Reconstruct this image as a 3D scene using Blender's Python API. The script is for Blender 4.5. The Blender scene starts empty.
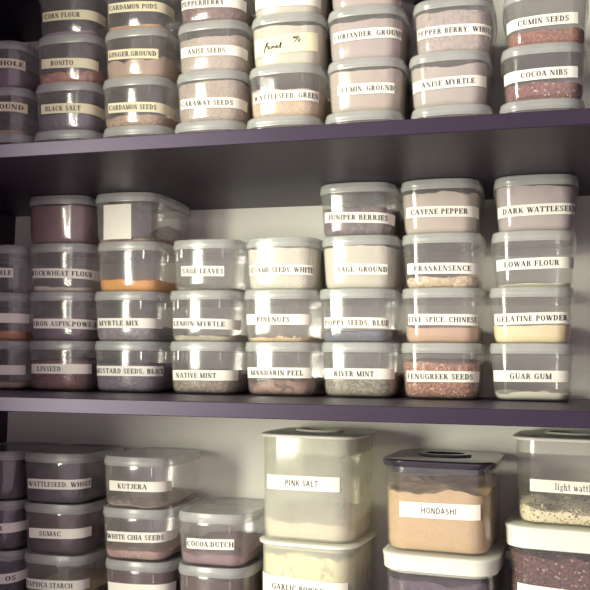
import bpy, math, random
from mathutils import Vector, Matrix, noise

# ------------------------------------------------------------------ camera, light, exposure
SC = bpy.context.scene
COL = SC.collection
cam_d = bpy.data.cameras.new('camera'); cam = bpy.data.objects.new('camera', cam_d); COL.objects.link(cam)
r_ = Vector((0.96560187, 0.25969831, 0.01303155)); u_ = Vector((0.00885995, -0.08294745, 0.99651454)); f_ = Vector((-0.25987407, 0.96212084, 0.08239513))
cam.matrix_world = Matrix(((r_.x, u_.x, -f_.x, 0.57882), (r_.y, u_.y, -f_.y, -1.01443), (r_.z, u_.z, -f_.z, 0.0445), (0, 0, 0, 1)))
cam_d.sensor_width = 36; cam_d.lens = 36 * 868.17 / 590; cam_d.clip_start = 0.02
SC.camera = cam
vs = SC.view_settings
vs.view_transform = 'Standard'; vs.look = 'None'; vs.gamma = 1; vs.use_curve_mapping = False
vs.exposure = 0.0
world = bpy.data.worlds.new('room_light'); SC.world = world; world.use_nodes = True
bg = world.node_tree.nodes['Background']; bg.inputs[0].default_value = (0.50, 0.40, 0.445, 1); bg.inputs[1].default_value = 1.9
def area(name, loc, target, sx, sy, energy, color):
    d = bpy.data.lights.new(name, 'AREA'); d.shape = 'RECTANGLE'; d.size = sx; d.size_y = sy; d.energy = energy; d.color = color
    o = bpy.data.objects.new(name, d); COL.objects.link(o); o.location = loc
    o.rotation_euler = (Vector(target) - Vector(loc)).to_track_quat('-Z', 'Y').to_euler(); return o
area('window_daylight', (-0.92, -1.62, 0.25), (0.25, 0.3, 0.05), 0.55, 1.2, 86, (1.0, 0.985, 0.80))
SC.cycles.transparent_max_bounces = 40
SC.cycles.max_bounces = 10
SC.cycles.use_denoising = True
SC.cycles.caustics_reflective = False; SC.cycles.caustics_refractive = False

# ------------------------------------------------------------------ materials
def new_mat(name):
    m = bpy.data.materials.new(name); m.use_nodes = True; m.node_tree.nodes.clear(); return m, m.node_tree.nodes, m.node_tree.links
def c4(c): return (c[0], c[1], c[2], 1)
def plain(name, c, rough=0.6, spec=0.4, nscale=0, namt=0.1, bump=0.0, stretch=None, coat=0):
    m, N, L = new_mat(name); out = N.new('ShaderNodeOutputMaterial'); p = N.new('ShaderNodeBsdfPrincipled')
    p.inputs['Base Color'].default_value = c4(c); p.inputs['Roughness'].default_value = rough; p.inputs['Specular IOR Level'].default_value = spec
    p.inputs['Coat Weight'].default_value = coat
    L.new(p.outputs[0], out.inputs[0])
    if nscale:
        tc = N.new('ShaderNodeTexCoord'); mp = N.new('ShaderNodeMapping'); no = N.new('ShaderNodeTexNoise'); mx = N.new('ShaderNodeMix'); mx.data_type = 'RGBA'
        if stretch: mp.inputs['Scale'].default_value = stretch
        no.inputs['Scale'].default_value = nscale; no.inputs['Detail'].default_value = 4
        L.new(tc.outputs['Object'], mp.inputs[0]); L.new(mp.outputs[0], no.inputs['Vector']); L.new(no.outputs[0], mx.inputs[0])
        mx.inputs[6].default_value = c4([v * (1 - namt) for v in c]); mx.inputs[7].default_value = c4([min(1, v * (1 + namt)) for v in c])
        L.new(mx.outputs[2], p.inputs['Base Color'])
        if bump:
            b = N.new('ShaderNodeBump'); b.inputs['Strength'].default_value = bump; b.inputs['Distance'].default_value = 0.002
            L.new(no.outputs[0], b.inputs['Height']); L.new(b.outputs[0], p.inputs['Normal'])
    return m
def plastic(name, tint, milk_col, milk, rough=0.16, gloss=1.0):
    """clear polypropylene: see-through, a little milky, with a soft sheen"""
    m, N, L = new_mat(name); out = N.new('ShaderNodeOutputMaterial')
    t = N.new('ShaderNodeBsdfTransparent'); t.inputs[0].default_value = c4(tint)
    d = N.new('ShaderNodeBsdfDiffuse'); d.inputs[0].default_value = c4(milk_col)
    tl = N.new('ShaderNodeBsdfTranslucent'); tl.inputs[0].default_value = c4(milk_col)
    g = N.new('ShaderNodeBsdfGlossy'); g.inputs['Roughness'].default_value = rough; g.inputs[0].default_value = (gloss, gloss, gloss, 1)
    dm = N.new('ShaderNodeMixShader'); dm.inputs[0].default_value = 0.45; L.new(d.outputs[0], dm.inputs[1]); L.new(tl.outputs[0], dm.inputs[2])
    m1 = N.new('ShaderNodeMixShader'); L.new(t.outputs[0], m1.inputs[1]); L.new(dm.outputs[0], m1.inputs[2])
    tc = N.new('ShaderNodeTexCoord'); no = N.new('ShaderNodeTexNoise'); no.inputs['Scale'].default_value = 22; L.new(tc.outputs['Object'], no.inputs['Vector'])
    mr = N.new('ShaderNodeMapRange'); mr.inputs[1].default_value = 0.3; mr.inputs[2].default_value = 0.7
    mr.inputs[3].default_value = milk * 0.85; mr.inputs[4].default_value = min(1, milk * 1.15); L.new(no.outputs[0], mr.inputs[0]); L.new(mr.outputs[0], m1.inputs[0])
    lw = N.new('ShaderNodeLayerWeight'); lw.inputs[0].default_value = 0.5
    pw = N.new('ShaderNodeMath'); pw.operation = 'POWER'; pw.inputs[1].default_value = 3.5; L.new(lw.outputs['Facing'], pw.inputs[0])
    fr = N.new('ShaderNodeMath'); fr.operation = 'MULTIPLY_ADD'; fr.inputs[1].default_value = 0.45; fr.inputs[2].default_value = 0.035; L.new(pw.outputs[0], fr.inputs[0])
    m2 = N.new('ShaderNodeMixShader'); L.new(fr.outputs[0], m2.inputs[0]); L.new(m1.outputs[0], m2.inputs[1]); L.new(g.outputs[0], m2.inputs[2])
    L.new(m2.outputs[0], out.inputs[0]); return m
def grain(name, c1, c2, scale, c3=None, frac=0.15, bump=0.6, rough=0.8):
    """seeds or crumbs: a cell pattern of two colours with a few cells of a third"""
    m, N, L = new_mat(name); out = N.new('ShaderNodeOutputMaterial'); p = N.new('ShaderNodeBsdfPrincipled'); L.new(p.outputs[0], out.inputs[0])
    p.inputs['Roughness'].default_value = rough; p.inputs['Specular IOR Level'].default_value = 0.25
    tc = N.new('ShaderNodeTexCoord'); vo = N.new('ShaderNodeTexVoronoi'); vo.inputs['Scale'].default_value = scale; L.new(tc.outputs['Object'], vo.inputs['Vector'])
    sp = N.new('ShaderNodeSeparateColor'); L.new(vo.outputs['Color'], sp.inputs[0])
    mx = N.new('ShaderNodeMix'); mx.data_type = 'RGBA'; mx.inputs[6].default_value = c4(c1); mx.inputs[7].default_value = c4(c2); L.new(sp.outputs[0], mx.inputs[0])
    last = mx.outputs[2]
    if c3:
        lt = N.new('ShaderNodeMath'); lt.operation = 'LESS_THAN'; lt.inputs[1].default_value = frac; L.new(sp.outputs[1], lt.inputs[0])
        m3 = N.new('ShaderNodeMix'); m3.data_type = 'RGBA'; L.new(lt.outputs[0], m3.inputs[0]); L.new(last, m3.inputs[6]); m3.inputs[7].default_value = c4(c3); last = m3.outputs[2]
    L.new(last, p.inputs['Base Color'])
    b = N.new('ShaderNodeBump'); b.inputs['Strength'].default_value = bump; b.inputs['Distance'].default_value = 0.0015; b.invert = True
    L.new(vo.outputs['Distance'], b.inputs['Height']); L.new(b.outputs[0], p.inputs['Normal'])
    return m
M = {}
M['laminate'] = plain('black_brown_laminate', (0.024, 0.0155, 0.031), 0.42, 0.36, 30, 0.2, 0.03, (0.4, 1, 3))
for nd in M['laminate'].node_tree.nodes:
    if nd.type == 'BSDF_PRINCIPLED': nd.inputs['Specular Tint'].default_value = (0.86, 0.78, 1.0, 1)
M['wall'] = plain('painted_wall', (0.86, 0.85, 0.78), 0.75, 0.25, 6, 0.04, 0.02)
M['shade_wall'] = plain('shade_wall_dark', (0.05, 0.033, 0.06), 0.7, 0.3, 12, 0.05)  # for the added left wall, dark so it bounces no light back
M['floor'] = plain('floor_boards', (0.30, 0.22, 0.17), 0.5, 0.4, 5, 0.2, 0.05, (1, 12, 1))
M['tub'] = plastic('clear_polypropylene', (0.985, 0.98, 0.985), (0.97, 0.97, 0.93), 0.09, 0.12)
M['lid'] = plastic('frosted_polypropylene', (0.95, 0.96, 0.95), (0.94, 0.96, 0.95), 0.34, 0.25)
M['canister'] = plastic('clear_styrene', (0.96, 0.96, 0.95), (0.85, 0.85, 0.80), 0.05, 0.06)
M['dusty'] = plastic('dusty_styrene', (0.97, 0.97, 0.93), (0.94, 0.94, 0.86), 0.36, 0.12)
M['smoke'] = plastic('smoky_lid_plastic', (0.45, 0.43, 0.52), (0.22, 0.21, 0.28), 0.35, 0.10)
M['black_lid'] = plain('glossy_black_lid', (0.045, 0.040, 0.060), 0.14, 0.7, 20, 0.1)
M['white_lid'] = plain('ivory_lid', (0.80, 0.81, 0.72), 0.35, 0.5, 20, 0.03)
M['seal'] = plastic('frosted_lid_seal', (0.90, 0.92, 0.88), (0.95, 0.96, 0.89), 0.96, 0.2)
M['tape'] = plain('label_tape', (0.92, 0.90, 0.80), 0.85, 0.08, 60, 0.03)
M['yellow_or_shaded_tape'] = plain('yellow_or_shaded_label', (0.84, 0.80, 0.56), 0.85, 0.08, 60, 0.05)  # fennel's yellow paper; also tape with the left-hand shade in its colour
M['ink'] = plain('black_ink', (0.035, 0.025, 0.05), 0.6, 0.2, 80, 0.1)
M['mark'] = plain('grey_print', (0.42, 0.40, 0.38), 0.6, 0.2, 80, 0.1)

# ------------------------------------------------------------------ mesh helpers
class MB:
    def __init__(s): s.v = []; s.f = []
    def add(s, vs, fs):
        b = len(s.v); s.v += [tuple(v) for v in vs]; s.f += [tuple(i + b for i in f) for f in fs]
    def box(s, x0, x1, y0, y1, z0, z1, bev=0.0):
        if bev <= 0:
            s.add([(x0,y0,z0),(x1,y0,z0),(x1,y1,z0),(x0,y1,z0),(x0,y0,z1),(x1,y0,z1),(x1,y1,z1),(x0,y1,z1)],
                  [(0,3,2,1),(4,5,6,7),(0,1,5,4),(1,2,6,5),(2,3,7,6),(3,0,4,7)]); return
        b = bev
        rings = [[(x0+b,y0+b,z0),(x1-b,y0+b,z0),(x1-b,y1-b,z0),(x0+b,y1-b,z0)]]
        def oct_(z): return [(x0+b,y0,z),(x1-b,y0,z),(x1,y0+b,z),(x1,y1-b,z),(x1-b,y1,z),(x0+b,y1,z),(x0,y1-b,z),(x0,y0+b,z)]
        a, c = oct_(z0+b), oct_(z1-b); base = len(s.v)
        bt = [(x0+b,y0+b,z0),(x1-b,y0+b,z0),(x1-b,y1-b,z0),(x0+b,y1-b,z0)]; tp = [(p[0],p[1],z1) for p in bt]
        s.v += bt + a + c + tp; B, A, C_, T = base, base+4, base+12, base+20
        s.f += [(B+3,B+2,B+1,B), (T,T+1,T+2,T+3)]
        for i in range(8): s.f.append((A+i, A+(i+1)%8, C_+(i+1)%8, C_+i))
        for k in range(4):
            p, q = 2*k, 2*k+1; n = (2*k+2) % 8
            s.f += [(B+k, B+(k+1)%4, A+q, A+p), (B+(k+1)%4, A+n, A+q), (T+(k+1)%4, T+k, C_+p, C_+q), (T+(k+1)%4, C_+q, C_+n)]
    def loft(s, rings, close_bottom=True, close_top=True):
        n = len(rings[0]); b = len(s.v)
        for r in rings: s.v += [tuple(p) for p in r]
        for k in range(len(rings) - 1):
            for i in range(n):
                j = (i + 1) % n; s.f.append((b+k*n+i, b+k*n+j, b+(k+1)*n+j, b+(k+1)*n+i))
        if close_bottom: s.f.append(tuple(b + i for i in reversed(range(n))))
        if close_top: s.f.append(tuple(b + (len(rings)-1)*n + i for i in range(n)))
    def mesh(s, name, mat, smooth=35):
        me = bpy.data.meshes.new(name); me.from_pydata(s.v, [], s.f); me.validate(); me.materials.append(mat)
        if smooth:
            me.polygons.foreach_set('use_smooth', [True] * len(me.polygons)); me.update()
            try: me.set_sharp_from_angle(angle=math.radians(smooth))
            except Exception: pass
        me.update(); return me
def link(name, me, parent=None, loc=(0, 0, 0), rz=0.0, **props):
    o = bpy.data.objects.new(name, me); COL.objects.link(o); o.location = loc; o.rotation_euler = (0, 0, rz)
    if parent: o.parent = parent
    for k, v in props.items():
        if v: o[k] = v
    return o
def rrect(w, d, r, z, bulge=0.0, cn=9, en=6):
    """ring of a rounded rectangle, anticlockwise from the middle of the front (y negative) edge"""
    pts = []; hw, hd = w / 2, d / 2; r = min(r, hw - 1e-4, hd - 1e-4)
    def edge(x0, y0, x1, y1, nx, ny, n, skip0=False):
        for i in range(1, n):
            t = i / n; q = bulge * 4 * t * (1 - t); pts.append((x0 + (x1-x0)*t + nx*q, y0 + (y1-y0)*t + ny*q, z))
    def corner(cx, cy, a0):
        for i in range(cn):
            a = a0 + math.pi/2 * i/(cn-1); pts.append((cx + r*math.cos(a), cy + r*math.sin(a), z))
    edge(-hw+r, -hd, hw-r, -hd, 0, -1, en*2); corner(hw-r, -hd+r, -math.pi/2)
    edge(hw, -hd+r, hw, hd-r, 1, 0, en*2); corner(hw-r, hd-r, 0)
    edge(hw-r, hd, -hw+r, hd, 0, 1, en*2); corner(-hw+r, hd-r, math.pi/2)
    edge(-hw, hd-r, -hw, -hd+r, -1, 0, en*2); corner(-hw+r, -hd+r, math.pi)
    return pts

# ------------------------------------------------------------------ lettering: a bold serif and a plain sans drawn as strokes
def q4(x0, y0, x1, y1): return [(x0, y0), (x1, y0), (x1, y1), (x0, y1)]
def dline(x0, y0, x1, y1, t): return [(x0 - t/2, y0), (x0 + t/2, y0), (x1 + t/2, y1), (x1 - t/2, y1)]
def bowl(cx, cy, rx, ry, a0, a1, ts, tt, n=9):
    P = []
    for i in range(n):
        a, b = [math.radians(a0 + (a1 - a0) * k / n) for k in (i, i + 1)]
        o = lambda t: (cx + rx*math.cos(t), cy + ry*math.sin(t)); m = lambda t: (cx + (rx-ts)*math.cos(t), cy + (ry-tt)*math.sin(t))
        P.append([m(a), o(a), o(b), m(b)])
    return P
def glyph(ch, serif=True):
    S, H, F = (0.20, 0.08, 0.07) if serif else (0.14, 0.13, 0)      # stem, hairline, serif overhang
    P = []
    def stem(x, y0=0, y1=1, t=None, s0=True, s1=True):
        t = t or S; P.append(q4(x, y0, x+t, y1))
        if serif and s0: P.append(q4(x-F, y0, x+t+F, y0+H))
        if serif and s1: P.append(q4(x-F, y1-H, x+t+F, y1))
    def bar(x0, x1, y, t=None):
        t = t or H; P.append(q4(x0, y, x1, y+t))
    def tick(x, y0, y1):
        if serif: P.append(q4(x, y0, x+H, y1))
    if ch == ' ': return P, 0.36
    if ch == ',': P += [q4(0.04, 0, 0.20, 0.16), [(0.10, -0.16), (0.20, 0), (0.20, 0.02), (0.12, 0.0)]]; return P, 0.26
    if ch == '.': P.append(q4(0.04, 0, 0.20, 0.16)); return P, 0.24
    if ch == '/': P.append(dline(0.04, -0.1, 0.4, 1.1, 0.07)); return P, 0.45
    if ch == 'A':
        P.append(dline(0.06, 0, 0.36, 1, H)); P.append(dline(0.66, 0, 0.38, 1, S)); bar(0.16, 0.6, 0.28)
        if serif: P += [q4(-0.02, 0, 0.17, H), q4(0.5, 0, 0.82, H)]
        return P, 0.80
    if ch == 'B': stem(0.08); P.extend(bowl(0.36, 0.75, 0.27, 0.25, -90, 90, S, H)); P.extend(bowl(0.37, 0.26, 0.32, 0.27, -90, 90, S, H)); bar(0.2, 0.38, 0.94); bar(0.2, 0.38, 0.48); bar(0.2, 0.38, 0); return P, 0.74
    if ch == 'C': P.extend(bowl(0.40, 0.5, 0.37, 0.51, 50, 310, S, H, 14)); tick(0.62, 0.68, 1.0); tick(0.62, 0.05, 0.28); return P, 0.74
    if ch == 'D': stem(0.08); P.extend(bowl(0.32, 0.5, 0.42, 0.5, -90, 90, S, H)); bar(0.2, 0.34, 0.94); bar(0.2, 0.34, 0); return P, 0.80
    if ch in 'EF':
        stem(0.08); bar(0.2, 0.60, 0.94); tick(0.56, 0.72, 1.0); bar(0.2, 0.46, 0.48); tick(0.42, 0.36, 0.66)
        if ch == 'E': bar(0.2, 0.62, 0); tick(0.58, 0, 0.28)
        return P, 0.68
    if ch == 'G': P.extend(bowl(0.40, 0.5, 0.37, 0.51, 50, 310, S, H, 14)); tick(0.62, 0.68, 1.0); P.append(q4(0.56, 0.06, 0.56+S, 0.45)); bar(0.46, 0.80, 0.42); return P, 0.82
    if ch == 'H': stem(0.08); stem(0.60); bar(0.2, 0.62, 0.47); return P, 0.86
    if ch == 'I': stem(0.10); return P, 0.38
    if ch == 'J': stem(0.28, 0.2, 1, s0=False); P.extend(bowl(0.25, 0.22, 0.20, 0.24, -180, 0, S*.7, H)); return P, 0.54
    if ch == 'K': stem(0.08); P.append(dline(0.24, 0.40, 0.64, 1, H)); P.append(dline(0.66, 0, 0.36, 0.60, S)); (P.extend([q4(0.5, 0.94, 0.76, 1), q4(0.5, 0, 0.82, H)]) if serif else None); return P, 0.80
    if ch == 'L': stem(0.08); bar(0.2, 0.60, 0); tick(0.56, 0, 0.32); return P, 0.64
    if ch == 'M': stem(0.10, t=H); stem(0.76); P.append(dline(0.18, 1, 0.48, 0, S)); P.append(dline(0.84, 1, 0.50, 0, H)); return P, 1.02
    if ch == 'N': stem(0.10, t=H); stem(0.66, t=H, s0=False); P.append(dline(0.18, 1, 0.64, 0, S)); return P, 0.84
    if ch == 'O': P.extend(bowl(0.40, 0.5, 0.37, 0.51, 0, 360, S, H, 18)); return P, 0.80
    if ch == 'P': stem(0.08); P.extend(bowl(0.36, 0.72, 0.30, 0.28, -90, 90, S, H)); bar(0.2, 0.38, 0.94); bar(0.2, 0.38, 0.44); return P, 0.70
    if ch == 'R': stem(0.08); P.extend(bowl(0.36, 0.74, 0.28, 0.26, -90, 90, S, H)); bar(0.2, 0.38, 0.94); bar(0.2, 0.38, 0.48); P.append(dline(0.64, 0, 0.42, 0.5, S)); (P.append(q4(0.56, 0, 0.80, H)) if serif else None); return P, 0.80
    if ch == 'S': P.extend(bowl(0.31, 0.73, 0.25, 0.28, 40, 250, S*.85, H)); P.extend(bowl(0.31, 0.27, 0.27, 0.28, -140, 80, S*.85, H)); P.append([(0.18,0.60),(0.24,0.44),(0.46,0.40),(0.38,0.58)]); tick(0.48, 0.72, 1); tick(0.06, 0, 0.28); return P, 0.64
    if ch == 'T': stem(0.28, s1=False); bar(0.02, 0.70, 0.94); tick(0.02, 0.72, 1); tick(0.66, 0.72, 1); return P, 0.74
    if ch == 'U': stem(0.10, 0.28, 1, s0=False); stem(0.64, 0.28, 1, t=H, s0=False); P.extend(bowl(0.40, 0.30, 0.30, 0.31, 180, 360, S*.8, H)); return P, 0.80
    if ch == 'V': P.append(dline(0.16, 1, 0.40, 0, S)); P.append(dline(0.68, 1, 0.42, 0, H)); (P.extend([q4(0, 0.94, 0.32, 1), q4(0.56, 0.94, 0.80, 1)]) if serif else None); return P, 0.78
    if ch == 'W': P.append(dline(0.14, 1, 0.36, 0, S)); P.append(dline(0.56, 1, 0.38, 0, H)); P.append(dline(0.54, 1, 0.78, 0, S)); P.append(dline(1.04, 1, 0.80, 0, H)); (P.extend([q4(0, 0.94, 0.66, 1), q4(0.92, 0.94, 1.16, 1)]) if serif else None); return P, 1.12
    if ch == 'X': P.append(dline(0.58, 0, 0.20, 1, S)); P.append(dline(0.14, 0, 0.60, 1, H)); (P.extend([q4(0, 0, 0.30, H), q4(0.42, 0, 0.76, H), q4(0.02, 0.92, 0.36, 1), q4(0.46, 0.92, 0.74, 1)]) if serif else None); return P, 0.76
    if ch == 'Y': stem(0.31, 0, 0.46, s1=False); P.append(dline(0.16, 1, 0.40, 0.42, S)); P.append(dline(0.66, 1, 0.42, 0.42, H)); (P.extend([q4(0, 0.94, 0.32, 1), q4(0.54, 0.94, 0.78, 1)]) if serif else None); return P, 0.76
    if ch == 'Z': bar(0.06, 0.62, 0.94); bar(0.06, 0.62, 0); P.append(dline(0.14, 0, 0.54, 1, S)); tick(0.06, 0.75, 1); return P, 0.68
    if ch == 'l': stem(0.10, 0, 1.05, 0.13, s1=False); P.append(q4(0.03, 0.99, 0.12, 1.05)); return P, 0.34
    if ch == 'i': stem(0.10, 0, 0.68, 0.13, s1=False); P.append(q4(0.03, 0.62, 0.12, 0.68)); P.append(q4(0.09, 0.82, 0.24, 0.98)); return P, 0.34
    if ch == 'g': P.extend(bowl(0.27, 0.46, 0.20, 0.22, 0, 360, 0.1, 0.05)); P.extend(bowl(0.28, -0.08, 0.24, 0.18, 0, 360, 0.08, 0.06)); P.append(q4(0.10, 0.08, 0.42, 0.17)); P.append(q4(0.38, 0.6, 0.54, 0.68)); return P, 0.58
    if ch == 'h': stem(0.08, 0, 1.05, 0.13, s1=False); stem(0.40, 0, 0.48, 0.13, s1=False); P.extend(bowl(0.34, 0.46, 0.19, 0.23, 0, 180, 0.1, 0.06)); return P, 0.64
    if ch == 't': P.append(q4(0.12, 0.1, 0.25, 0.95)); P.append(q4(0.02, 0.62, 0.38, 0.68)); P.extend(bowl(0.28, 0.14, 0.16, 0.15, 180, 320, 0.09, 0.06)); return P, 0.42
    if ch == 'w': P.append(dline(0.10, 0.68, 0.26, 0, 0.13)); P.append(dline(0.44, 0.68, 0.30, 0, 0.05)); P.append(dline(0.42, 0.68, 0.58, 0, 0.13)); P.append(dline(0.76, 0.68, 0.60, 0, 0.05)); return P, 0.84
    if ch == 'a': stem(0.34, 0, 0.5, 0.13, s0=False, s1=False); P.extend(bowl(0.27, 0.48, 0.20, 0.20, 0, 160, 0.1, 0.06)); P.extend(bowl(0.24, 0.19, 0.19, 0.20, 0, 360, 0.11, 0.05)); P.append(q4(0.34, 0, 0.54, 0.05)); return P, 0.56
    if ch == 'e': P.extend(bowl(0.28, 0.34, 0.24, 0.35, 0, 320, 0.12, 0.06)); P.append(q4(0.1, 0.33, 0.5, 0.39)); return P, 0.56
    if ch == 's': P.extend(bowl(0.22, 0.50, 0.16, 0.19, 40, 250, 0.1, 0.05)); P.extend(bowl(0.22, 0.19, 0.18, 0.20, -140, 80, 0.1, 0.05)); return P, 0.46
    if ch == 'd': stem(0.40, 0, 1.05, 0.13, s1=False); P.extend(bowl(0.27, 0.34, 0.23, 0.35, 0, 360, 0.12, 0.05)); return P, 0.66
    return P, 0.5
SCRIPT = [  # handwriting: strokes of the cursive "Fennel" and the "W/F" set above the line
    [(0.10,-0.25),(0.02,-0.1),(0.10,0.3),(0.20,0.9),(0.32,0.95),(0.26,0.7),(0.16,0.4)], [(0.02,0.42),(0.30,0.48)],
    [(0.30,0.20),(0.42,0.36),(0.36,0.46),(0.28,0.3),(0.38,0.08),(0.52,0.2)], [(0.52,0.1),(0.56,0.42),(0.64,0.40),(0.64,0.12)],
    [(0.64,0.12),(0.70,0.42),(0.80,0.38),(0.80,0.10),(0.90,0.2)], [(0.90,0.22),(1.0,0.38),(0.94,0.45),(0.88,0.26),(1.0,0.08),(1.1,0.25)],
    [(1.1,0.2),(1.2,0.75),(1.24,0.6),(1.14,0.1),(1.24,0.08)],
    [(2.05,1.25),(2.08,0.95),(2.18,1.2),(2.22,0.95),(2.34,1.3)], [(2.12,0.55),(2.45,1.2)], [(2.42,0.85),(2.40,0.45)], [(2.40,0.85),(2.58,0.9)], [(2.40,0.66),(2.54,0.7)]]
def text_polys(text, style):
    if style == 'hand':
        P = []
        for st in SCRIPT:
            for a, b in zip(st, st[1:]):
                dx, dy = b[0]-a[0], b[1]-a[1]; l = math.hypot(dx, dy) or 1; nx, ny = -dy/l*0.035, dx/l*0.035
                P.append([(a[0]-nx, a[1]-ny), (b[0]-nx, b[1]-ny), (b[0]+nx, b[1]+ny), (a[0]+nx, a[1]+ny)])
        return P, 2.6
    P = []; x = 0
    for ch in text:
        g, w = glyph(ch, style == 'serif')
        P += [[(px + x, py) for px, py in p] for p in g]; x += w + 0.09
    return P, x - 0.09

# ------------------------------------------------------------------ wrapping flat things onto a box's rounded wall
class Wall:
    """the outside of a body whose width, depth and radius change with height"""
    def __init__(s, prof): s.prof = prof          # list of (z, w, d, r, bulge)
    def at(s, z):
        p = s.prof
        if z <= p[0][0]: return p[0][1:]
        for a, b in zip(p, p[1:]):
            if z <= b[0]:
                t = (z - a[0]) / (b[0] - a[0]); return tuple(a[i] + (b[i]-a[i])*t for i in range(1, 5))
        return p[-1][1:]
    def arc(s, x, z):                             # arc length from the middle of the front for a sideways distance x
        w, d, r, bl = s.at(z); fl = w/2 - r; ax = abs(x); sg = 1 if x > 0 else -1
        if ax <= fl: return x
        lim = fl + r * 0.93; q = min(ax, lim); a = math.asin(min(1, (q - fl) / r)); e = fl + r * a
        return sg * (e + max(0, ax - lim) * 1.6)
    def point(s, a, z, off):
        w, d, r, bl = s.at(z); fl = w/2 - r; sg = 1 if a > 0 else -1; a = abs(a)
        if a <= fl: t = 0.5 + a / (2*fl); return Vector((sg*a, -d/2 - bl*4*t*(1-t) - off, z))
        th = (a - fl) / r
        if th <= math.pi/2: return Vector((sg*(fl + (r+off)*math.sin(th)), -d/2 + r - (r+off)*math.cos(th), z))
        y = -d/2 + r + (a - fl - r*math.pi/2); return Vector((sg*(w/2 + off + bl*0.5), y, z))
def put_label(parent, wall, x0, x1, z0, z1, h, text, tx0, tx1, style='serif', tape='tape', cap=0.0076, toff=0.0005):
    zc = (z0 + z1) / 2; a0, a1 = wall.arc(x0, zc), wall.arc(x1, zc); n = 30; mb = MB()
    zz = lambda a: z0 + (z1 - z0) * (a - a0) / (a1 - a0)
    front = []; back = []
    for i in range(n + 1):
        a = a0 + (a1 - a0) * i / n
        for dz in (-h/2, h/2):
            front.append(wall.point(a, zz(a) + dz, toff + 0.00022)); back.append(wall.point(a, zz(a) + dz, toff))
    V = front + back; o = len(front); F = []
    for i in range(n):
        k = 2*i; F += [(k, k+2, k+3, k+1), (o+k, o+k+1, o+k+3, o+k+2), (k, o+k, o+k+2, k+2), (k+1, k+3, o+k+3, o+k+1)]
    F += [(0, 1, o+1, o), (2*n, o+2*n, o+2*n+1, 2*n+1)]
    mb.add(V, F)
    lab = link('name_label', mb.mesh('name_label', M[tape]), parent)
    if text:
        P, W = text_polys(text, style); b0, b1 = wall.arc(tx0, zc), wall.arc(tx1, zc); mt = MB()
        for p in P:
            pts = []
            for i in range(len(p)):               # cut long edges so they follow the curve
                A, B = p[i], p[(i+1) % len(p)]
                m = max(1, int(abs(B[0]-A[0]) / 0.25) + 1)
                for k in range(m): t = k/m; pts.append((A[0]+(B[0]-A[0])*t, A[1]+(B[1]-A[1])*t))
            vv = []
            for u, vtx in pts:
                a = b0 + (b1 - b0) * u / W; vv.append(wall.point(a, zz(a) + (vtx - 0.5) * cap, toff + 0.0006))
            ar = sum(p[i][0]*p[(i+1)%len(p)][1] - p[(i+1)%len(p)][0]*p[i][1] for i in range(len(p)))
            mt.add(vv, [tuple(range(len(vv))) if ar > 0 else tuple(reversed(range(len(vv))))])
        link('lettering', mt.mesh('lettering', M['ink'], 0), lab)
    return lab

# ------------------------------------------------------------------ the setting
XL, XR, YB, YF, T = -0.3616, 0.790, 0.425, 0.0, 0.0189
def structure(name, mb, m):
    return link(name, mb.mesh(name, m), kind='structure')
mb = MB(); mb.box(-1.9, 2.3, YB, YB + 0.1, -1.35, 1.2); structure('wall_back', mb, M['wall'])
mb = MB(); mb.box(-1.9, 2.3, -2.6, YB, -1.40, -1.35); structure('floor', mb, M['floor'])
mb = MB(); mb.box(-0.50, XL - 0.021, -0.50, YB - 0.001, -1.35, 1.2); structure('shade_wall_left', mb, M['shade_wall'])  # unseen wall, added and run forward to shade the left-hand stacks

unit = link('shelving_unit', None, loc=(0, 0, -1.35), label='tall dark purple-brown shelving unit fixed against the pale wall, holding all the containers', category='shelf')
def in_unit(name, x0, x1, y0, y1, z0, z1, lab=None):
    mb = MB(); mb.box(x0, x1, y0, y1, z0 + 1.35, z1 + 1.35, 0.0008); return link(name, mb.mesh(name, M['laminate'], 20), unit, label=lab)
for zt in (-0.3408, 0.0, 0.3408, 0.6816 + 0.0):
    in_unit('shelf_board', XL + 0.0004, XR - 0.0004, YF, YB - 0.0006, zt - T, zt)
for x in ((XL - 0.02, XL), (XR, XR + 0.02)):
    in_unit('side_panel', x[0], x[1], YF - 0.002, YB - 0.0006, -1.349, 0.72)
in_unit('shelf_board', XL + 0.0004, XR - 0.0004, YF, YB - 0.0006, -0.80, -0.78)

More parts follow.
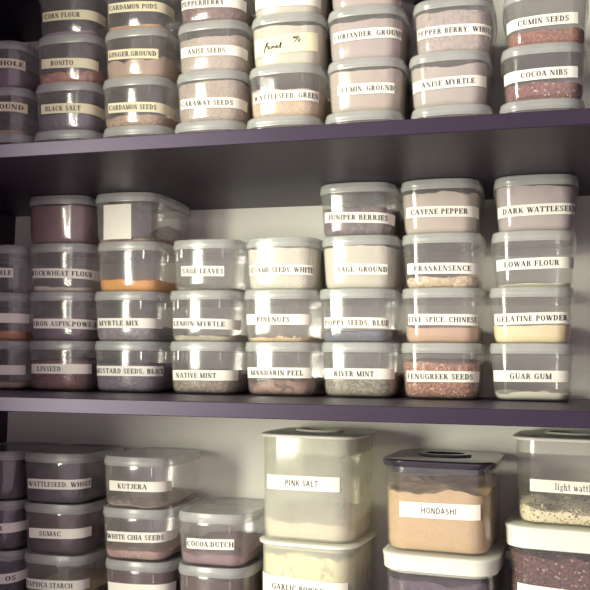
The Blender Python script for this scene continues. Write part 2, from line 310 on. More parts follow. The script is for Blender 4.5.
# ------------------------------------------------------------------ the clip-lid tubs
TR = 0.026                                                     # corner radius
BODY = [(.0125, .1063, .1603, .0245, .0022), (.060, .1130, .1670, .027, .003)]
WALLB = Wall(BODY)
def tub_body():
    mb = MB()
    o = [(0, .084, .138, .016, 0), (.0004, .090, .144, .018, .0004), (.0018, .0965, .1505, .020, .001), (.0045, .1017, .1557, .022, .0015), (.0080, .1046, .1586, .0235, .002), (.0125, .1063, .1603, .0245, .0022),
         (.024, .1080, .1620, .025, .0024), (.042, .1105, .1645, .026, .0027), (.0615, .1132, .1672, .027, .003), (.0640, .1136, .1676, .027, .003), (.0648, .1140, .1680, .028, .0025), (.0765, .1144, .1684, .028, .0025), (.0772, .1138, .1678, .028, .0025)]
    i_ = [(.0770, .1122, .1662, .028, .0025), (.0650, .1118, .1658, .026, .0025), (.0615, .1115, .1655, .026, .003), (.042, .1088, .1628, .025, .0027), (.024, .1063, .1603, .024, .0024), (.0130, .1046, .1586, .0235, .0022), (.0088, .1028, .1568, .0225, .002), (.0057, .1000, .1540, .021, .0015), (.0032, .0950, .1490, .019, .001), (.0018, .084, .138, .015, 0)]
    mb.loft([rrect(w, d, r, z, b) for z, w, d, r, b in o + i_])
    for sx in (-1, 1):                                         # stacking ribs below the rim, front, back and sides
        for y in (-.0868, .0854):
            mb.box(sx*.0345 - .0007, sx*.0345 + .0007, y, y + .0014, .0525, .0655)
    for y in (-.045, .045):
        for x in (-.0592, .0578):
            mb.box(x, x + .0014, y - .0007, y + .0007, .0525, .0655)
    return mb.mesh('tub_body', M['tub'])
def tub_lid():
    mb = MB()
    o = [(.0668, .1150, .1690, .029, .0025), (.0668, .1164, .1704, .030, .0025), (.0690, .1168, .1708, .030, .0025), (.0700, .1184, .1724, .031, .0025), (.0740, .1186, .1726, .031, .0025), (.0748, .1174, .1714, .031, .0025),
         (.0800, .1166, .1706, .031, .0025), (.0814, .1150, .1690, .030, .0025), (.0815, .1110, .1650, .029, .0025), (.0810, .1085, .1625, .028, .0022), (.0793, .1062, .1602, .027, .002), (.0791, .09, .142, .022, .001), (.0791, .03, .05, .012, 0)]
    i_ = [(.0781, .03, .05, .012, 0), (.0781, .1070, .161, .027, .002), (.0797, .1095, .1632, .028, .0022), (.0797, .1150, .1690, .029, .0025)]
    R_ = [rrect(w, d, r, z, b) for z, w, d, r, b in o + i_]
    mb.loft(R_ + [R_[0]], False, False)
    n = len(R_[0])
    mb.f.append(tuple(12*n + k for k in range(n))); mb.f.append(tuple(13*n + k for k in reversed(range(n))))
    mb.f = [f for f in mb.f if not (len(f) == 4 and min(f) >= 12*n and max(f) < 14*n)]
    return mb.mesh('tub_lid', M['lid'])
BODY_ME, LID_ME = tub_body(), tub_lid()
INNER = [(.0020, .083, .137, .015, 0), (.0036, .0935, .1475, .019, .001), (.0060, .0985, .1525, .021, .0015), (.0092, .1014, .1554, .0225, .002), (.0135, .1034, .1574, .0235, .0022), (.024, .1053, .1593, .024, .0024), (.042, .1078, .1618, .025, .0027), (.0615, .1104, .1644, .026, .003), (.0765, .1108, .1648, .026, .0025)]
INW = Wall(INNER)
def lump(mb, c, r, rng, flat=0.7):
    n, m = 7, 4; base = len(mb.v); ax = rng.uniform(0, 6.28); sx, sy, sz = rng.uniform(.7, 1.4), rng.uniform(.6, 1), rng.uniform(.5, 1) * flat
    tilt = rng.uniform(-.7, .7); V = [(0, 0, -1)]
    for j in range(1, m):
        ph = -math.pi/2 + math.pi*j/m
        for i in range(n): th = 2*math.pi*i/n; V.append((math.cos(ph)*math.cos(th), math.cos(ph)*math.sin(th), math.sin(ph)))
    V.append((0, 0, 1)); out = []
    for x, y, z in V:
        k = 1 + rng.uniform(-.16, .16); x, y, z = x*sx*k, y*sy*k, z*sz*k
        x, z = x*math.cos(tilt) - z*math.sin(tilt), x*math.sin(tilt) + z*math.cos(tilt)
        x, y = x*math.cos(ax) - y*math.sin(ax), x*math.sin(ax) + y*math.cos(ax)
        out.append((c[0] + x*r, c[1] + y*r, c[2] + z*r))
    F = [(0, 1 + (i+1) % n, 1 + i) for i in range(n)]
    for j in range(m-2):
        for i in range(n): a = 1 + j*n + i; b = 1 + j*n + (i+1) % n; F.append((a, b, b+n, a+n))
    t = len(V)-1; F += [(t, 1 + (m-2)*n + i, 1 + (m-2)*n + (i+1) % n) for i in range(n)]
    mb.add(out, F)
def fill_mesh(wall, z0, h, seed, amp, mat, lumps=0, lr=0.004, tilt=(0, 0), heap=0.0):
    """what is inside a tub: a body that follows the inner wall, with an uneven top and, for coarse stuff, pieces"""
    rng = random.Random(seed); mb = MB(); rings = []; levels = [z0, z0 + 0.0016, z0 + 0.004, z0 + 0.0072]; z = z0 + 0.0117
    while z < h - 0.006: levels.append(z); z += 0.012
    def topz(x, y):
        q = noise.noise(Vector((x*28 + seed*3.1, y*28, seed))) * amp + noise.noise(Vector((x*95, y*95 + seed, seed))) * amp * 0.4
        return max(z0 + 0.0018, min(0.0745, h + q + tilt[0]*x + tilt[1]*y + heap * max(0, 1 - math.hypot((x-.026)/.036, (y-.030)/.055)**1.5)))
    for lz in levels:
        w, d, r, b = wall.at(lz); rings.append([(x, y, min(zz, topz(x, y) - 0.0002 * (len(levels) - levels.index(lz)))) for x, y, zz in rrect(w, d, r, lz, b)])
    w, d, r, b = wall.at(h)
    for s in (1.0, .97, .88, .74, .58, .40, .22, .08):
        rg = rrect(w*s, d*s, r*s, 0, b*s); rings.append([(x, y, topz(x, y) - (0.0008 if s == 1.0 else 0)) for x, y, _ in rg])
    mb.loft(rings)
    for k in range(lumps):
        f = rng.random()
        if f < .55: x, y = rng.uniform(-w/2 + lr*1.5, w/2 - lr*1.5), -d/2 + lr*1.2 + rng.random() * .02
        else: x, y = rng.uniform(-w/2 + lr*1.5, w/2 - lr*1.5), rng.uniform(-d/2 + lr*1.5, d/2 - lr*1.5)
        if abs(x) > w/2 - r and abs(y) > d/2 - r: x *= .75; y *= .85
        lump(mb, (x, y, topz(x, y) + lr * rng.uniform(-.5, .35)), lr * rng.uniform(.7, 1.1), rng)
    return mb.mesh('spice_filling', mat, 50)

def P_(name, c, **k): return plain(name, c, 0.9, 0.15, 60, 0.10, 0.4, **k)
G_ = grain
F = {  # fillings: material, height, unevenness, pieces, piece radius
 'black_salt': (G_('black_salt', (.10,.08,.12), (.20,.16,.20), 420), .030, .004),
 'bonito': (G_('bonito_flakes', (.34,.15,.12), (.55,.27,.20), 190), .024, .006, 70, .005),
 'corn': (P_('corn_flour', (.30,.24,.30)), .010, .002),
 'card_seed': (G_('cardamom_seeds', (.36,.24,.17), (.55,.40,.26), 330), .022, .006, 12, .006),
 'ginger': (P_('ground_ginger', (.50,.37,.27)), .033, .012),
 'pods': (G_('cardamom_pods', (.52,.28,.14), (.66,.42,.22), 160), .009, .004, 60, .0048),
 'caraway': (G_('caraway_seeds', (.40,.33,.27), (.52,.44,.36), 420), .064, .003),
 'anise': (G_('anise_seeds', (.44,.37,.31), (.56,.48,.41), 420), .060, .004),
 'pepperberry': (G_('pepperberries', (.14,.08,.09), (.26,.15,.14), 210), .030, .004, 30, .003),
 'wattle_green': (G_('green_wattleseed', (.54,.40,.27), (.68,.54,.38), 460), .046, .004),
 'fennel': (P_('fennel_powder', (.64,.61,.50)), .067, .003),
 'cream': (P_('pale_powder', (.60,.57,.48)), .064, .004),
 'cumin_ground': (P_('ground_cumin', (.50,.43,.37)), .065, .003),
 'coriander': (P_('ground_coriander', (.48,.41,.38)), .064, .003),
 'anise_myrtle': (P_('anise_myrtle', (.48,.43,.38)), .0655, .006),
 'whole_pepper': (G_('pepper_berries', (.40,.34,.31), (.52,.44,.40), 240), .064, .003),
 'nibs': (G_('cocoa_nibs', (.12,.035,.035), (.32,.12,.10), 400, (.66,.50,.46), .06), .026, .004),
 'cumin': (G_('cumin_seeds', (.18,.055,.035), (.42,.16,.10), 450), .022, .003),
 'linseed': (G_('linseed', (.11,.03,.04), (.26,.09,.09), 460), .052, .003),
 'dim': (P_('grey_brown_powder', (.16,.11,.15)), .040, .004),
 'buckwheat': (P_('buckwheat_flour', (.80,.74,.66)), .012, .004),
 'brown_block': (P_('brown_spice', (.26,.15,.15)), .066, .002),
 'orange': (P_('orange_powder', (.86,.42,.10)), .022, .005),
 'rust': (P_('rust_powder', (.60,.26,.12)), .018, .003),
 'tan': (P_('tan_powder', (.62,.48,.34)), .012, .003),
 'myrtle_mix': (G_('myrtle_mix', (.18,.16,.19), (.34,.30,.31), 260), .026, .004),
 'mustard': (G_('black_mustard', (.11,.085,.14), (.26,.21,.29), 560), .045, .003),
 'seed_heap': (G_('brown_seed_heap', (.40,.27,.23), (.62,.46,.38), 260), .014, .004, 40, .004),
 'native_mint': (G_('native_mint', (.22,.17,.14), (.42,.35,.27), 330), .034, .003),
 'lemon': (G_('lemon_myrtle', (.48,.45,.35), (.62,.58,.45), 260), .012, .004),
 'sage_leaf': (G_('sage_leaves', (.34,.34,.28), (.54,.52,.42), 150), .007, .003, 20, .0035),
 'mandarin': (G_('mandarin_peel', (.16,.09,.09), (.42,.25,.19), 110), .022, .008, 60, .0062),
 'pinenut': (G_('pine_nuts', (.82,.60,.34), (.90,.72,.46), 190), .009, .003, 80, .0033),
 'sesame': (G_('white_sesame', (.66,.63,.52), (.74,.71,.60), 450), .064, .003),
 'river': (G_('river_mint', (.20,.18,.14), (.44,.40,.30), 300), .036, .003),
 'poppy': (G_('blue_poppy_seeds', (.10,.11,.15), (.20,.21,.26), 600), .022, .002),
 'sage_ground': (P_('ground_sage', (.62,.60,.49)), .065, .004),
 'juniper': (G_('juniper_berries', (.10,.08,.10), (.22,.17,.17), 150), .048, .005, 90, .0044),
 'fenugreek': (G_('fenugreek_seeds', (.20,.08,.055), (.55,.27,.17), 400, (.74,.50,.36), .08), .056, .003),
 'five': (P_('five_spice', (.60,.40,.28)), .028, .003),
 'frank': (G_('frankincense_tears', (.52,.38,.24), (.86,.72,.52), 220), .018, .004, 90, .0036),
 'cayenne': (P_('pale_chilli_powder', (.52,.46,.39)), .0655, .005),
 'guar': (P_('guar_gum', (.80,.79,.66)), .012, .006),
 'gelatine': (P_('gelatine_powder', (.88,.76,.46)), .031, .0015),
 'lowab': (P_('cream_flour', (.90,.87,.64)), .009, .002),
 'dark_wattle': (P_('dark_wattleseed', (.45,.40,.38)), .066, .004),
 'dark': (G_('shade_dark_seeds', (.028,.018,.034), (.07,.045,.07), 330), .066, .003),  # dark seeds, with the shade of the lower left put into the colour
 'sumac': (P_('sumac', (.06,.022,.035)), .0675, .003),
 'tapioca': (P_('tapioca_starch', (.80,.62,.36)), .022, .006),
 'kutjera': (G_('kutjera', (.42,.33,.28), (.56,.46,.38), 150), .010, .004, 10, .004),
 'chia': (G_('chia_seeds', (.44,.27,.24), (.66,.47,.40), 450), .016, .003),
 'brown': (P_('brown_powder', (.10,.05,.06)), .064, .006),
 'cocoa': (P_('cocoa_powder', (.34,.21,.24)), .022, .005),
}
ZB = {'t': 0.3408, 'm': 0.0, 'b': -0.3408}; YFRONT = {'t': .220, 'm': .2459, 'b': .246}; PITCH = 0.0795
GRP = {'t': 'clear spice tubs on the top shelf', 'm': 'clear spice tubs on the middle shelf', 'b': 'clear spice tubs on the bottom shelf'}
TUBS = [
 ('t', 0, -0.2786, None, None, 'bottom tub of the dim stack at the far left of the top shelf'),
 ('t', 1, -0.2836, ('GROUND', -0.044, 0.0555, 0.0521, 0.0455, -0.0053, 0.0517), 'tan', 'dim tub with a label ending OUND, far left of the top shelf'),
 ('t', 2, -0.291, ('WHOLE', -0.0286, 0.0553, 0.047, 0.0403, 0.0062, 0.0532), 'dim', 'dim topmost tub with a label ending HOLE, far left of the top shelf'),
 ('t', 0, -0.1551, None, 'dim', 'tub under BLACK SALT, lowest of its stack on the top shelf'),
 ('t', 1, -0.1555, ('BLACK SALT', -0.0364, 0.0731, 0.041, 0.0338, -0.0282, 0.0355), 'black_salt', 'tub labelled BLACK SALT with dark grey contents, on the top shelf'),
 ('t', 2, -0.1562, ('BONITO', -0.0388, 0.056, 0.0382, 0.0294, -0.0201, 0.0211), 'bonito', 'tub labelled BONITO with reddish flakes, on the top shelf'),
 ('t', 3, -0.1558, ('CORN FLOUR', -0.0407, 0.0667, 0.0384, 0.0307, -0.0359, 0.03), 'corn', 'dim tub labelled CORN FLOUR, stacked on the BONITO tub'),
 ('t', 0, -0.0292, None, 'tan', 'tub under CARDAMON SEEDS, lowest of its stack on the top shelf'),
 ('t', 1, -0.0325, ('CARDAMON SEEDS', -0.0392, 0.0721, 0.0351, 0.0274, -0.037, 0.0431), 'card_seed', 'tub labelled CARDAMON SEEDS under the GINGER tub on the top shelf'),
 ('t', 2, -0.0311, ('GINGER,GROUND', -0.0435, 0.0437, 0.043, 0.0357, -0.0414, 0.041), 'ginger', 'tub labelled GINGER,GROUND with tan powder, on the top shelf'),
 ('t', 3, -0.0338, ('CARDAMON PODS', -0.0435, 0.0674, 0.0421, 0.0313, -0.0413, 0.0415), 'pods', 'tub labelled CARDAMON PODS with a few orange-brown pods, at the top edge'),
 ('t', 0, 0.0955, None, 'tan', 'tub under CARAWAY SEEDS, lowest of its stack on the top shelf'),
 ('t', 1, 0.0974, ('CARAWAY SEEDS', -0.0448, 0.0622, 0.0329, 0.0273, -0.0427, 0.0419), 'caraway', 'tub labelled CARAWAY SEEDS under the ANISE SEEDS tub'),
 ('t', 2, 0.0974, ('ANISE SEEDS', -0.0469, 0.0607, 0.0368, 0.03, -0.033, 0.0297), 'anise', 'tub labelled ANISE SEEDS, third from the bottom on the top shelf'),
 ('t', 3, 0.0971, ('PEPPERBERRY', -0.0486, 0.0571, 0.0369, 0.0259, -0.0466, 0.0258), 'pepperberry', 'tub labelled PEPPERBERRY with dark berries, cut by the top edge'),
 ('t', 0, 0.2157, None, 'cream', 'tub under the green wattleseed, lowest of its stack on the top shelf'),
 ('t', 1, 0.219, ('WATTLESEED, GREEN', -0.0458, 0.0537, 0.0326, 0.0325, -0.0441, 0.0529), 'wattle_green', 'tub labelled WATTLESEED, GREEN with golden tan seeds, on the top shelf'),
 ('t', 2, 0.221, ('Fennel W/F', -0.048, 0.0507, 0.0288, 0.0376, -0.0314, 0.0288), 'fennel', 'cream tub with a large handwritten fennel label, on the top shelf'),
 ('t', 3, 0.2204, ('', -0.0482, 0.0537, 0.0241, 0.0203, -0.032, 0.0286), 'cream', 'tub stacked on the handwritten fennel tub, cut by the top edge'),
 ('t', 0, 0.3416, None, 'coriander', 'tub under CUMIN, GROUND, lowest of its stack on the top shelf'),
 ('t', 1, 0.3445, ('CUMIN, GROUND', -0.0381, 0.046, 0.0357, 0.0341, -0.032, 0.0453), 'cumin_ground', 'tub labelled CUMIN, GROUND under the coriander tub'),
 ('t', 2, 0.3437, ('CORIANDER, GROUND', -0.0457, 0.0554, 0.0368, 0.0401, -0.0441, 0.0549), 'coriander', 'tub labelled CORIANDER, GROUND on the top shelf'),
 ('t', 3, 0.3448, None, 'coriander', 'tub on top of CORIANDER, GROUND, only its base in view'),
 ('t', 0, 0.4716, None, 'cream', 'tub under ANISE MYRTLE, lowest of its stack on the top shelf'),
 ('t', 1, 0.4686, ('ANISE MYRTLE', -0.0509, 0.0535, 0.0322, 0.0384, -0.0378, 0.0383), 'anise_myrtle', 'tub labelled ANISE MYRTLE under the whole pepper berries'),
 ('t', 2, 0.4744, ('PEPPER BERRY, WHOLE', -0.0503, 0.0571, 0.0333, 0.0318, -0.0488, 0.0557), 'whole_pepper', 'tub labelled PEPPER BERRY, WHOLE at the top of the picture'),
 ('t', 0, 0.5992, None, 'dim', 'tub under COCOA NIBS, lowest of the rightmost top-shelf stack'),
 ('t', 1, 0.6023, ('COCOA NIBS', -0.0546, 0.0456, 0.0364, 0.0397, -0.0312, 0.0321), 'nibs', 'tub labelled COCOA NIBS with red-brown nibs and pale specks'),
 ('t', 2, 0.6062, ('CUMIN SEEDS', -0.0553, 0.0427, 0.0322, 0.0379, -0.0387, 0.0307), 'cumin', 'tub labelled CUMIN SEEDS with a layer of red-brown seeds'),
 ('m', 0, -0.2865, ('', -0.054, 0.056, 0.0319, 0.0333, 0.0185, 0.0185), 'tan', 'lowest tub at the far left of the middle shelf, blank label'),
 ('m', 1, -0.2892, ('', -0.053, 0.0601, 0.0389, 0.0387, 0.0161, 0.0161), 'rust', 'tub with rust-orange powder and blank label, far left of the middle shelf'),
 ('m', 2, -0.2924, ('BLE', -0.0594, 0.0418, 0.0365, 0.0339, 0.0187, 0.0402), None, 'tub with a label ending BLE, topmost at the far left of the middle shelf'),
 ('m', 0, -0.1662, ('LINSEED', -0.0434, 0.0571, 0.0352, 0.0366, -0.0305, 0.0139), 'linseed', 'tub labelled LINSEED with dark red seeds, on the middle shelf'),
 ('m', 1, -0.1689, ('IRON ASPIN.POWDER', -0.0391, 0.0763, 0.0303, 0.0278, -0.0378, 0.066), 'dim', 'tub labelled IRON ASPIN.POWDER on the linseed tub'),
 ('m', 2, -0.1721, ('BUCKWHEAT FLOUR', -0.0433, 0.0838, 0.0347, 0.0284, -0.0433, 0.0573), 'buckwheat', 'tub labelled BUCKWHEAT FLOUR with a pale layer of flour'),
 ('m', 3, -0.1762, None, 'brown_block', 'unlabelled tub full of brown spice, on the BUCKWHEAT FLOUR tub'),
 ('m', 0, -0.0459, ('MUSTARD SEEDS, BLACK', -0.0473, 0.0637, 0.0336, 0.0345, -0.0473, 0.0623), 'mustard', 'tub labelled MUSTARD SEEDS, BLACK with purple-grey seeds, on the middle shelf'),
 ('m', 1, -0.0484, ('MYRTLE MIX', -0.0443, 0.0636, 0.0303, 0.0302, -0.0404, 0.0296), 'myrtle_mix', 'tub labelled MYRTLE MIX on the black mustard seeds'),
 ('m', 2, -0.0463, None, 'orange', 'unlabelled tub with bright orange powder, on the MYRTLE MIX tub'),
 ('m', 3, -0.0526, ('PAPER', -0.033, 0.017, 0.034, 0.034, 0, 0), 'seed_heap', 'tub with a blank white paper on its front and a brown seed heap inside'),
 ('m', 0, 0.0854, ('NATIVE MINT', -0.0473, 0.0577, 0.0284, 0.03, -0.0398, 0.0273), 'native_mint', 'tub labelled NATIVE MINT on the middle shelf board'),
 ('m', 1, 0.0833, ('LEMON MYRTLE', -0.0457, 0.0653, 0.031, 0.027, -0.044, 0.0408), 'lemon', 'tub labelled LEMON MYRTLE between NATIVE MINT and SAGE LEAVES'),
 ('m', 2, 0.0867, ('SAGE LEAVES', -0.036, 0.0352, 0.0326, 0.0307, -0.0343, 0.0341), 'sage_leaf', 'tub labelled SAGE LEAVES, topmost above LEMON MYRTLE'),
 ('m', 0, 0.2116, ('MANDARIN PEEL', -0.0503, 0.0503, 0.0341, 0.0355, -0.0427, 0.0395), 'mandarin', 'tub labelled MANDARIN PEEL with dark brown pieces, on the middle shelf'),
 ('m', 1, 0.2074, ('PINENUTS', -0.0494, 0.0515, 0.0359, 0.0357, -0.0307, 0.0218), 'pinenut', 'tub labelled PINENUTS with a layer of golden nuts'),
 ('m', 2, 0.2102, ('SESAME SEEDS, WHITE', -0.0479, 0.0514, 0.0324, 0.0308, -0.0471, 0.0514), 'sesame', 'tub labelled SESAME SEEDS, WHITE, topmost above PINENUTS'),
 ('m', 0, 0.3329, ('RIVER MINT', -0.0511, 0.0532, 0.0343, 0.0359, -0.0343, 0.0258), 'river', 'tub labelled RIVER MINT with grey-brown crumbs, on the middle shelf'),
 ('m', 1, 0.3289, ('POPPY SEEDS, BLUE', -0.0463, 0.0501, 0.0309, 0.03, -0.0448, 0.0491), 'poppy', 'tub labelled POPPY SEEDS, BLUE with blue-grey seeds'),
 ('m', 2, 0.3322, ('SAGE, GROUND', -0.0312, 0.0451, 0.0309, 0.0296, -0.0293, 0.0443), 'sage_ground', 'tub labelled SAGE, GROUND under the juniper berries'),
 ('m', 3, 0.3281, ('JUNIPER BERRIES', -0.0472, 0.0614, 0.0324, 0.0244, -0.041, 0.048), 'juniper', 'tub labelled JUNIPER BERRIES full of dark berries, topmost of its stack'),
 ('m', 0, 0.4536, ('FENUGREEK SEEDS', -0.0479, 0.056, 0.0325, 0.0334, -0.0464, 0.046), 'fenugreek', 'tub labelled FENUGREEK SEEDS with red-brown seeds, on the middle shelf'),
 ('m', 1, 0.4553, ('FIVE SPICE, CHINESE', -0.0469, 0.0519, 0.0359, 0.0344, -0.0461, 0.0505), 'five', 'tub labelled FIVE SPICE, CHINESE with pinkish brown powder'),
 ('m', 2, 0.4551, ('FRANKENSENCE', -0.0483, 0.0552, 0.0306, 0.0289, -0.038, 0.0432), 'frank', 'tub labelled FRANKENSENCE with cream lumps'),
 ('m', 3, 0.4529, ('CAYENE PEPPER', -0.0478, 0.0592, 0.0343, 0.0322, -0.0404, 0.0415), 'cayenne', 'tub labelled CAYENE PEPPER, topmost above FRANKENSENCE'),
 ('m', 0, 0.5829, ('GUAR GUM', -0.0525, 0.0486, 0.0345, 0.036, -0.0305, 0.0263), 'guar', 'tub labelled GUAR GUM with white powder, lowest at the right of the middle shelf'),
 ('m', 1, 0.5829, ('GELATINE POWDER', -0.0506, 0.0493, 0.034, 0.0391, -0.047, 0.0473), 'gelatine', 'tub labelled GELATINE POWDER with pale yellow powder'),
 ('m', 2, 0.5862, ('LOWAB FLOUR', -0.0515, 0.0543, 0.0318, 0.0373, -0.0409, 0.0342), 'lowab', 'tub labelled LOWAB FLOUR with a thin cream layer'),
 ('m', 3, 0.5899, ('DARK WATTLESEED', -0.053, 0.0529, 0.0288, 0.034, -0.0456, 0.0522), 'dark_wattle', 'tub labelled DARK WATTLESEED, topmost at the right of the middle shelf'),
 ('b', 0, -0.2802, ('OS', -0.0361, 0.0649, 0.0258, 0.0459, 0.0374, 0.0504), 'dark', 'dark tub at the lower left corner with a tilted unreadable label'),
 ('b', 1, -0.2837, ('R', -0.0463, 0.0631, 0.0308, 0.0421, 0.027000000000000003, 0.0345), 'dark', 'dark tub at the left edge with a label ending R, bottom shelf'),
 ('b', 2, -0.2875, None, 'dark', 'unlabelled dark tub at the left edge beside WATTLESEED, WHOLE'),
 ('b', 0, -0.1599, ('TAPIOCA STARCH', -0.0458, 0.0589, 0.0325, 0.0373, -0.0429, 0.039), 'tapioca', 'tub labelled TAPIOCA STARCH with a golden streak, under the SUMAC tub'),
 ('b', 1, -0.1634, ('SUMAC', -0.0384, 0.0621, 0.0323, 0.0385, -0.0182, 0.0201), 'sumac', 'tub labelled SUMAC full of dark powder, on the bottom shelf'),
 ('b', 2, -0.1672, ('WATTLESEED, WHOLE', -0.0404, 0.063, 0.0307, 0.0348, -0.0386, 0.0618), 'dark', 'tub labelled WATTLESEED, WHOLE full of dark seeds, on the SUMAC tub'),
 ('b', 0, -0.0153, ('', -0.0454, 0.0637, 0.0374, 0.0428, -0.0369, 0.0273), 'brown', 'tub under WHITE CHIA SEEDS, its label cut by the bottom edge'),
 ('b', 1, -0.0224, ('WHITE CHIA SEEDS', -0.0413, 0.0743, 0.0358, 0.0415, -0.041, 0.0501), 'chia', 'tub labelled WHITE CHIA SEEDS with a pinkish seed layer'),
 ('b', 2, -0.0235, ('KUTJERA', -0.039, 0.0595, 0.0352, 0.0369, -0.0235, 0.026), 'kutjera', 'nearly empty tub labelled KUTJERA on the chia seeds'),
 ('b', 0, 0.1092, None, 'brown', 'unlabelled tub of dark brown contents under the COCOA,DUTCH tub'),
 ('b', 1, 0.1071, ('COCOA,DUTCH', -0.0359, 0.0398, 0.0337, 0.0377, -0.0351, 0.039), 'cocoa', 'tub labelled COCOA,DUTCH with mauve-brown powder, on the bottom shelf'),
]
seed = 11
for sh, row, x, lab, fill, words in TUBS:
    seed += 1; rng = random.Random(seed); base = ZB[sh] + row * PITCH + 0.0003 * (row + 1)
    rz = math.radians(rng.uniform(-0.45, 0.45))
    root = link('spice_container', None, loc=(x, YFRONT[sh] + .0863, base), rz=rz, label=words, category='container', group=GRP[sh])
    link('container_body', BODY_ME, root); link('container_lid', LID_ME, root)
    if lab:
        t, x0, x1, z0, z1, t0, t1 = lab
        zz = (z0 + z1) / 2; zz0, zz1 = zz + (z0 - zz) * .55, zz + (z1 - zz) * .55
        if t == 'Fennel W/F': put_label(root, WALLB, x0, x1, .0315, .0365, .028, t, t0, t1, 'hand', 'yellow_or_shaded_tape', 0.013)
        elif t == 'PAPER': put_label(root, WALLB, x0, x1, z0, z1, .056, '', 0, 0)
        else:
            dim = sh == 't' and x < .0  # top-left labels: shade put into the tape colour
            put_label(root, WALLB, x0, x1, zz0, zz1, .0158, t, t0, t1, 'serif', 'yellow_or_shaded_tape' if dim else 'tape')
    if fill:
        f = F[fill]; heap = 0.030 if fill == 'seed_heap' else 0
        me = fill_mesh(INW, .0020, f[1], seed, f[2], f[0], f[3] if len(f) > 3 else 0, f[4] if len(f) > 4 else .004, (rng.uniform(-.03, .03), rng.uniform(-.02, .05) + (.10 if heap else 0)), heap)
        link('spice_filling', me, root, kind='stuff')

# ------------------------------------------------------------------ the big canisters
def canister(x, yf, base, w, d, h, rz, rim, lidmat, bodymat, sealmat, label, handle='flip', group=None, skirt=0):
    root = link('storage_canister', None, loc=(x, yf + d/2, base), rz=rz, label=label, category='canister', group=group)
    bw, bd = w - .010, d - .010; hb = h - rim
    tap = .004
    prof = [(0, bw-.016, bd-.016, .026, 0), (.0015, bw-.009, bd-.009, .029, .0005), (.005, bw-tap-.002, bd-tap-.002, .031, .001), (.012, bw-tap, bd-tap, .032, .001), (hb + .002, bw, bd, .033, .001), (h - .005, bw, bd, .033, .001)]
    inn = [(h - .005, bw-.004, bd-.004, .031, .001), (hb, bw-.004, bd-.004, .031, .001), (.012, bw-tap-.004, bd-tap-.004, .030, .001), (.005, bw-tap-.007, bd-tap-.007, .029, .001), (.0028, bw-.016, bd-.016, .026, 0)]
    mb = MB(); mb.loft([rrect(a, b, r, z, q) for z, a, b, r, q in prof + inn]); link('canister_body', mb.mesh('canister_body', bodymat), root)
    mb = MB()                                                   # lid: thin cap with an inner plug
    tp = h
    mb.loft([rrect(a, b, r, z, q) for z, a, b, r, q in [
        (tp-.0048, bw-.006, bd-.006, .030, .001)] + ([(tp-.0048, bw+.0004, bd+.0004, .0335, .001), (tp-skirt, bw+.0004, bd+.0004, .0335, .001), (tp-skirt, w-.004, d-.004, .0355, .001), (tp-.008, w-.002, d-.002, .0365, .001)] if skirt else []) + [(tp-.0045, w-.001, d-.001, .036, .001), (tp-.0035, w, d, .037, .001), (tp-.0012, w, d, .037, .001), (tp, w-.003, d-.003, .036, .001),
        (tp+.0008, w-.012, d-.012, .033, .001), (tp+.0014, w*.5, d*.5, .03, 0)]])
    lid = link('canister_lid', mb.mesh('canister_lid', lidmat), root)
    mb = MB()
    mb.loft([rrect(a, b, r, z, q) for z, a, b, r, q in [(tp-.0050, bw-.0046, bd-.0046, .0305, .001), (hb, bw-.0046, bd-.0046, .0305, .001), (hb-.001, bw-.007, bd-.007, .03, .001), (hb-.001, bw-.010, bd-.010, .028, .001), (tp-.0050, bw-.010, bd-.010, .028, .001)][::-1]], True, True)
    link('lid_seal', mb.mesh('lid_seal', sealmat), lid)
    if handle:                                                  # oval flip handle lying on the lid
        mb = MB(); n = 30
        for lo, hi, zz0, zz1 in ((.72, 1.0, .0012, .0042),):
            inn_, out_ = [], []
            for i in range(n):
                a = 2*math.pi*i/n; cx, cy = math.cos(a), math.sin(a)
                inn_.append((cx*w*.25*lo, cy*d*.17*lo)); out_.append((cx*w*.25, cy*d*.17))
            V = [(p[0], p[1], tp+zz0) for p in out_] + [(p[0]*.97, p[1]*.97, tp+zz1) for p in out_] + [(p[0]*1.04, p[1]*1.04, tp+zz1) for p in inn_] + [(p[0], p[1], tp+zz0) for p in inn_]
            Fs = []
            for k in range(4):
                for i in range(n): j = (i+1) % n; Fs.append((k*n+i, k*n+j, ((k+1) % 4)*n+j, ((k+1) % 4)*n+i))
            mb.add(V, Fs)
        link('flip_handle', mb.mesh('flip_handle', lidmat), lid)
    wl = Wall([(z, a, b, r, q) for z, a, b, r, q in prof]); iw = Wall([(z, a-.0012, b-.0012, r, q) for z, a, b, r, q in sorted(inn)])
    return root, wl, iw
CG = 'storage canisters on the bottom shelf'
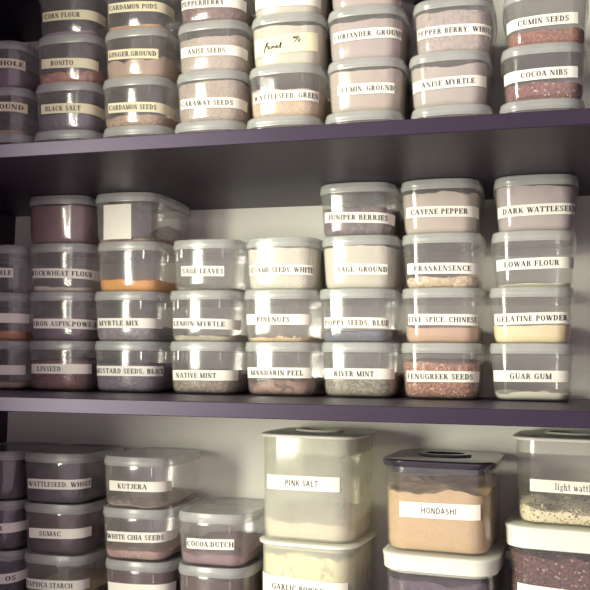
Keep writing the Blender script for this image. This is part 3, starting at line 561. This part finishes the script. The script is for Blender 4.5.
def fill_can(root, iw, z0, h, seed, amp, mat, tilt=(0, 0), lumps=0, lr=.003, cap=None):
    rng = random.Random(seed); mb = MB(); rings = []; levels = [z0, z0+.003, z0+.012]; z = z0 + .024
    while z < h - .01: levels.append(z); z += .02
    def topz(x, y): return h + noise.noise(Vector((x*24+seed, y*24, seed)))*amp + noise.noise(Vector((x*90+seed, y*90, 3)))*amp*.4 + tilt[0]*x + tilt[1]*y
    for lz in levels: w, d, r, b = iw.at(lz); rings.append([(x, y, min(q, topz(x, y)-.001)) for x, y, q in rrect(w, d, r, lz, b)])
    w, d, r, b = iw.at(h)
    for s in (1, .97, .85, .7, .5, .3, .1): rings.append([(x, y, topz(x, y) - (.0006 if s == 1 else 0)) for x, y, _ in rrect(w*s, d*s, r*s, 0, b*s)])
    mb.loft(rings)
    for k in range(lumps):
        x, y = rng.uniform(-w/2+.008, w/2-.008), (-d/2 + .004 + rng.random()*.012) if rng.random() < .6 else rng.uniform(-d/2+.008, d/2-.008)
        if abs(x) > w/2 - r and abs(y) > d/2 - r: x *= .75; y *= .85
        lump(mb, (x, y, topz(x, y)), lr*rng.uniform(.6, 1.1), rng)
    return link('spice_filling', mb.mesh('spice_filling', mat, 50), root, kind='stuff')

# garlic powder, pink salt on top of it
r, wl, iw = canister(.2595, .2485, -.3405, .157, .168, .1245, math.radians(-5), .010, M['white_lid'], M['dusty'], M['seal'], 'ivory-lidded canister labelled GARLIC POWDER full of cream powder, under the pink salt one', group=CG)
put_label(r, wl, -.0708, .066, .0605, .0565, .030, 'GARLIC POWDER', -.0476, .0404, cap=.0085)
fill_can(r, iw, .003, .108, 5, .010, grain('garlic_powder', (.80,.74,.46), (.90,.85,.62), 160, (.62,.46,.26), .05, 0.3), (.0, .02))
r, wl, iw = canister(.2590, .2480, -.2130, .158, .166, .1560, math.radians(-4), .028, M['white_lid'], M['dusty'], M['seal'], 'tall frosty canister labelled PINK SALT with a white lid, standing on the garlic powder canister', group=CG)
put_label(r, wl, -.0604, .0544, .0845, .0855, .0215, 'PINK SALT', -.0293, .0225, 'sans', cap=.0085)
fill_can(r, iw, .003, .032, 8, .004, grain('pink_salt', (.74,.62,.54), (.84,.76,.66), 420, None, 0, .3), (-.02, .06))
mk = MB(); rng = random.Random(4)
for k in range(11):                                            # printed scale up the right of the front
    zc = .040 + k * .0085; a = .058
    for da, hh in ((0, .0012), (.003, .0010)) if k % 2 else ((0, .0028),):
        mk.add([wl.point(a + da + sx, zc + sz, .0004) for sx, sz in ((-.0016, -hh), (.0016, -hh), (.0016, hh), (-.0016, hh))], [(0, 1, 2, 3)])
link('measuring_marks', mk.mesh('measuring_marks', M['mark'], 0), r, label='faint grey printed scale')
# hondashi on a white-lidded dark one
r, wl, iw = canister(.458, .222, -.3405, .165, .190, .1245, math.radians(-4), .026, M['white_lid'], M['canister'], M['seal'], 'white-lidded canister of dark contents under the tan HONDASHI canister', group=CG, skirt=.022)
fill_can(r, iw, .003, .088, 15, .006, grain('dark_spice', (.10,.07,.12), (.18,.13,.18), 260), (0, 0))
r, wl, iw = canister(.4555, .222, -.2130, .162, .188, .1275, math.radians(-4), .017, M['black_lid'], M['canister'], M['smoke'], 'canister labelled HONDASHI with a glossy black lid, full of tan granules', group=CG, skirt=.009)
put_label(r, wl, -.0500, .0620, .0590, .0603, .0215, 'HONDASHI', -.0190, .0310, 'sans', cap=.0082)
fill_can(r, iw, .003, .087, 21, .010, grain('hondashi_granules', (.66,.45,.28), (.74,.54,.35), 600, None, 0, .3), (.05, .03), 0)
# right edge of the view
r, wl, iw = canister(.6365, .2450, -.3405, .178, .168, .1680, math.radians(-6), .030, M['white_lid'], M['canister'], M['seal'], 'white-lidded canister full of dark reddish granules at the lower right, partly out of view', group=CG, skirt=.029)
put_label(r, wl, -.0688, .070, .0770, .0720, .0260, 'TRIA', -.0378, -.0129, cap=.0085)
fill_can(r, iw, .003, .130, 25, .010, grain('dark_red_granules', (.06,.025,.035), (.19,.085,.08), 400, (.48,.30,.28), .05), (0, 0), 60, .0025)
r, wl, iw = canister(.6400, .2480, -.1700, .164, .164, .1205, math.radians(-5), .022, M['white_lid'], M['canister'], M['seal'], 'clear canister labelled light wattleseed with cream powder and brown specks, at the right edge', group=CG)
put_label(r, wl, -.0553, .060, .0545, .0535, .0170, 'light wattleseed', -.0218, .050, cap=.0090)
fill_can(r, iw, .003, .026, 31, .012, grain('light_wattleseed', (.82,.75,.50), (.88,.82,.60), 420, (.34,.22,.16), .16, .4), (-.05, .10), 60, .0022)
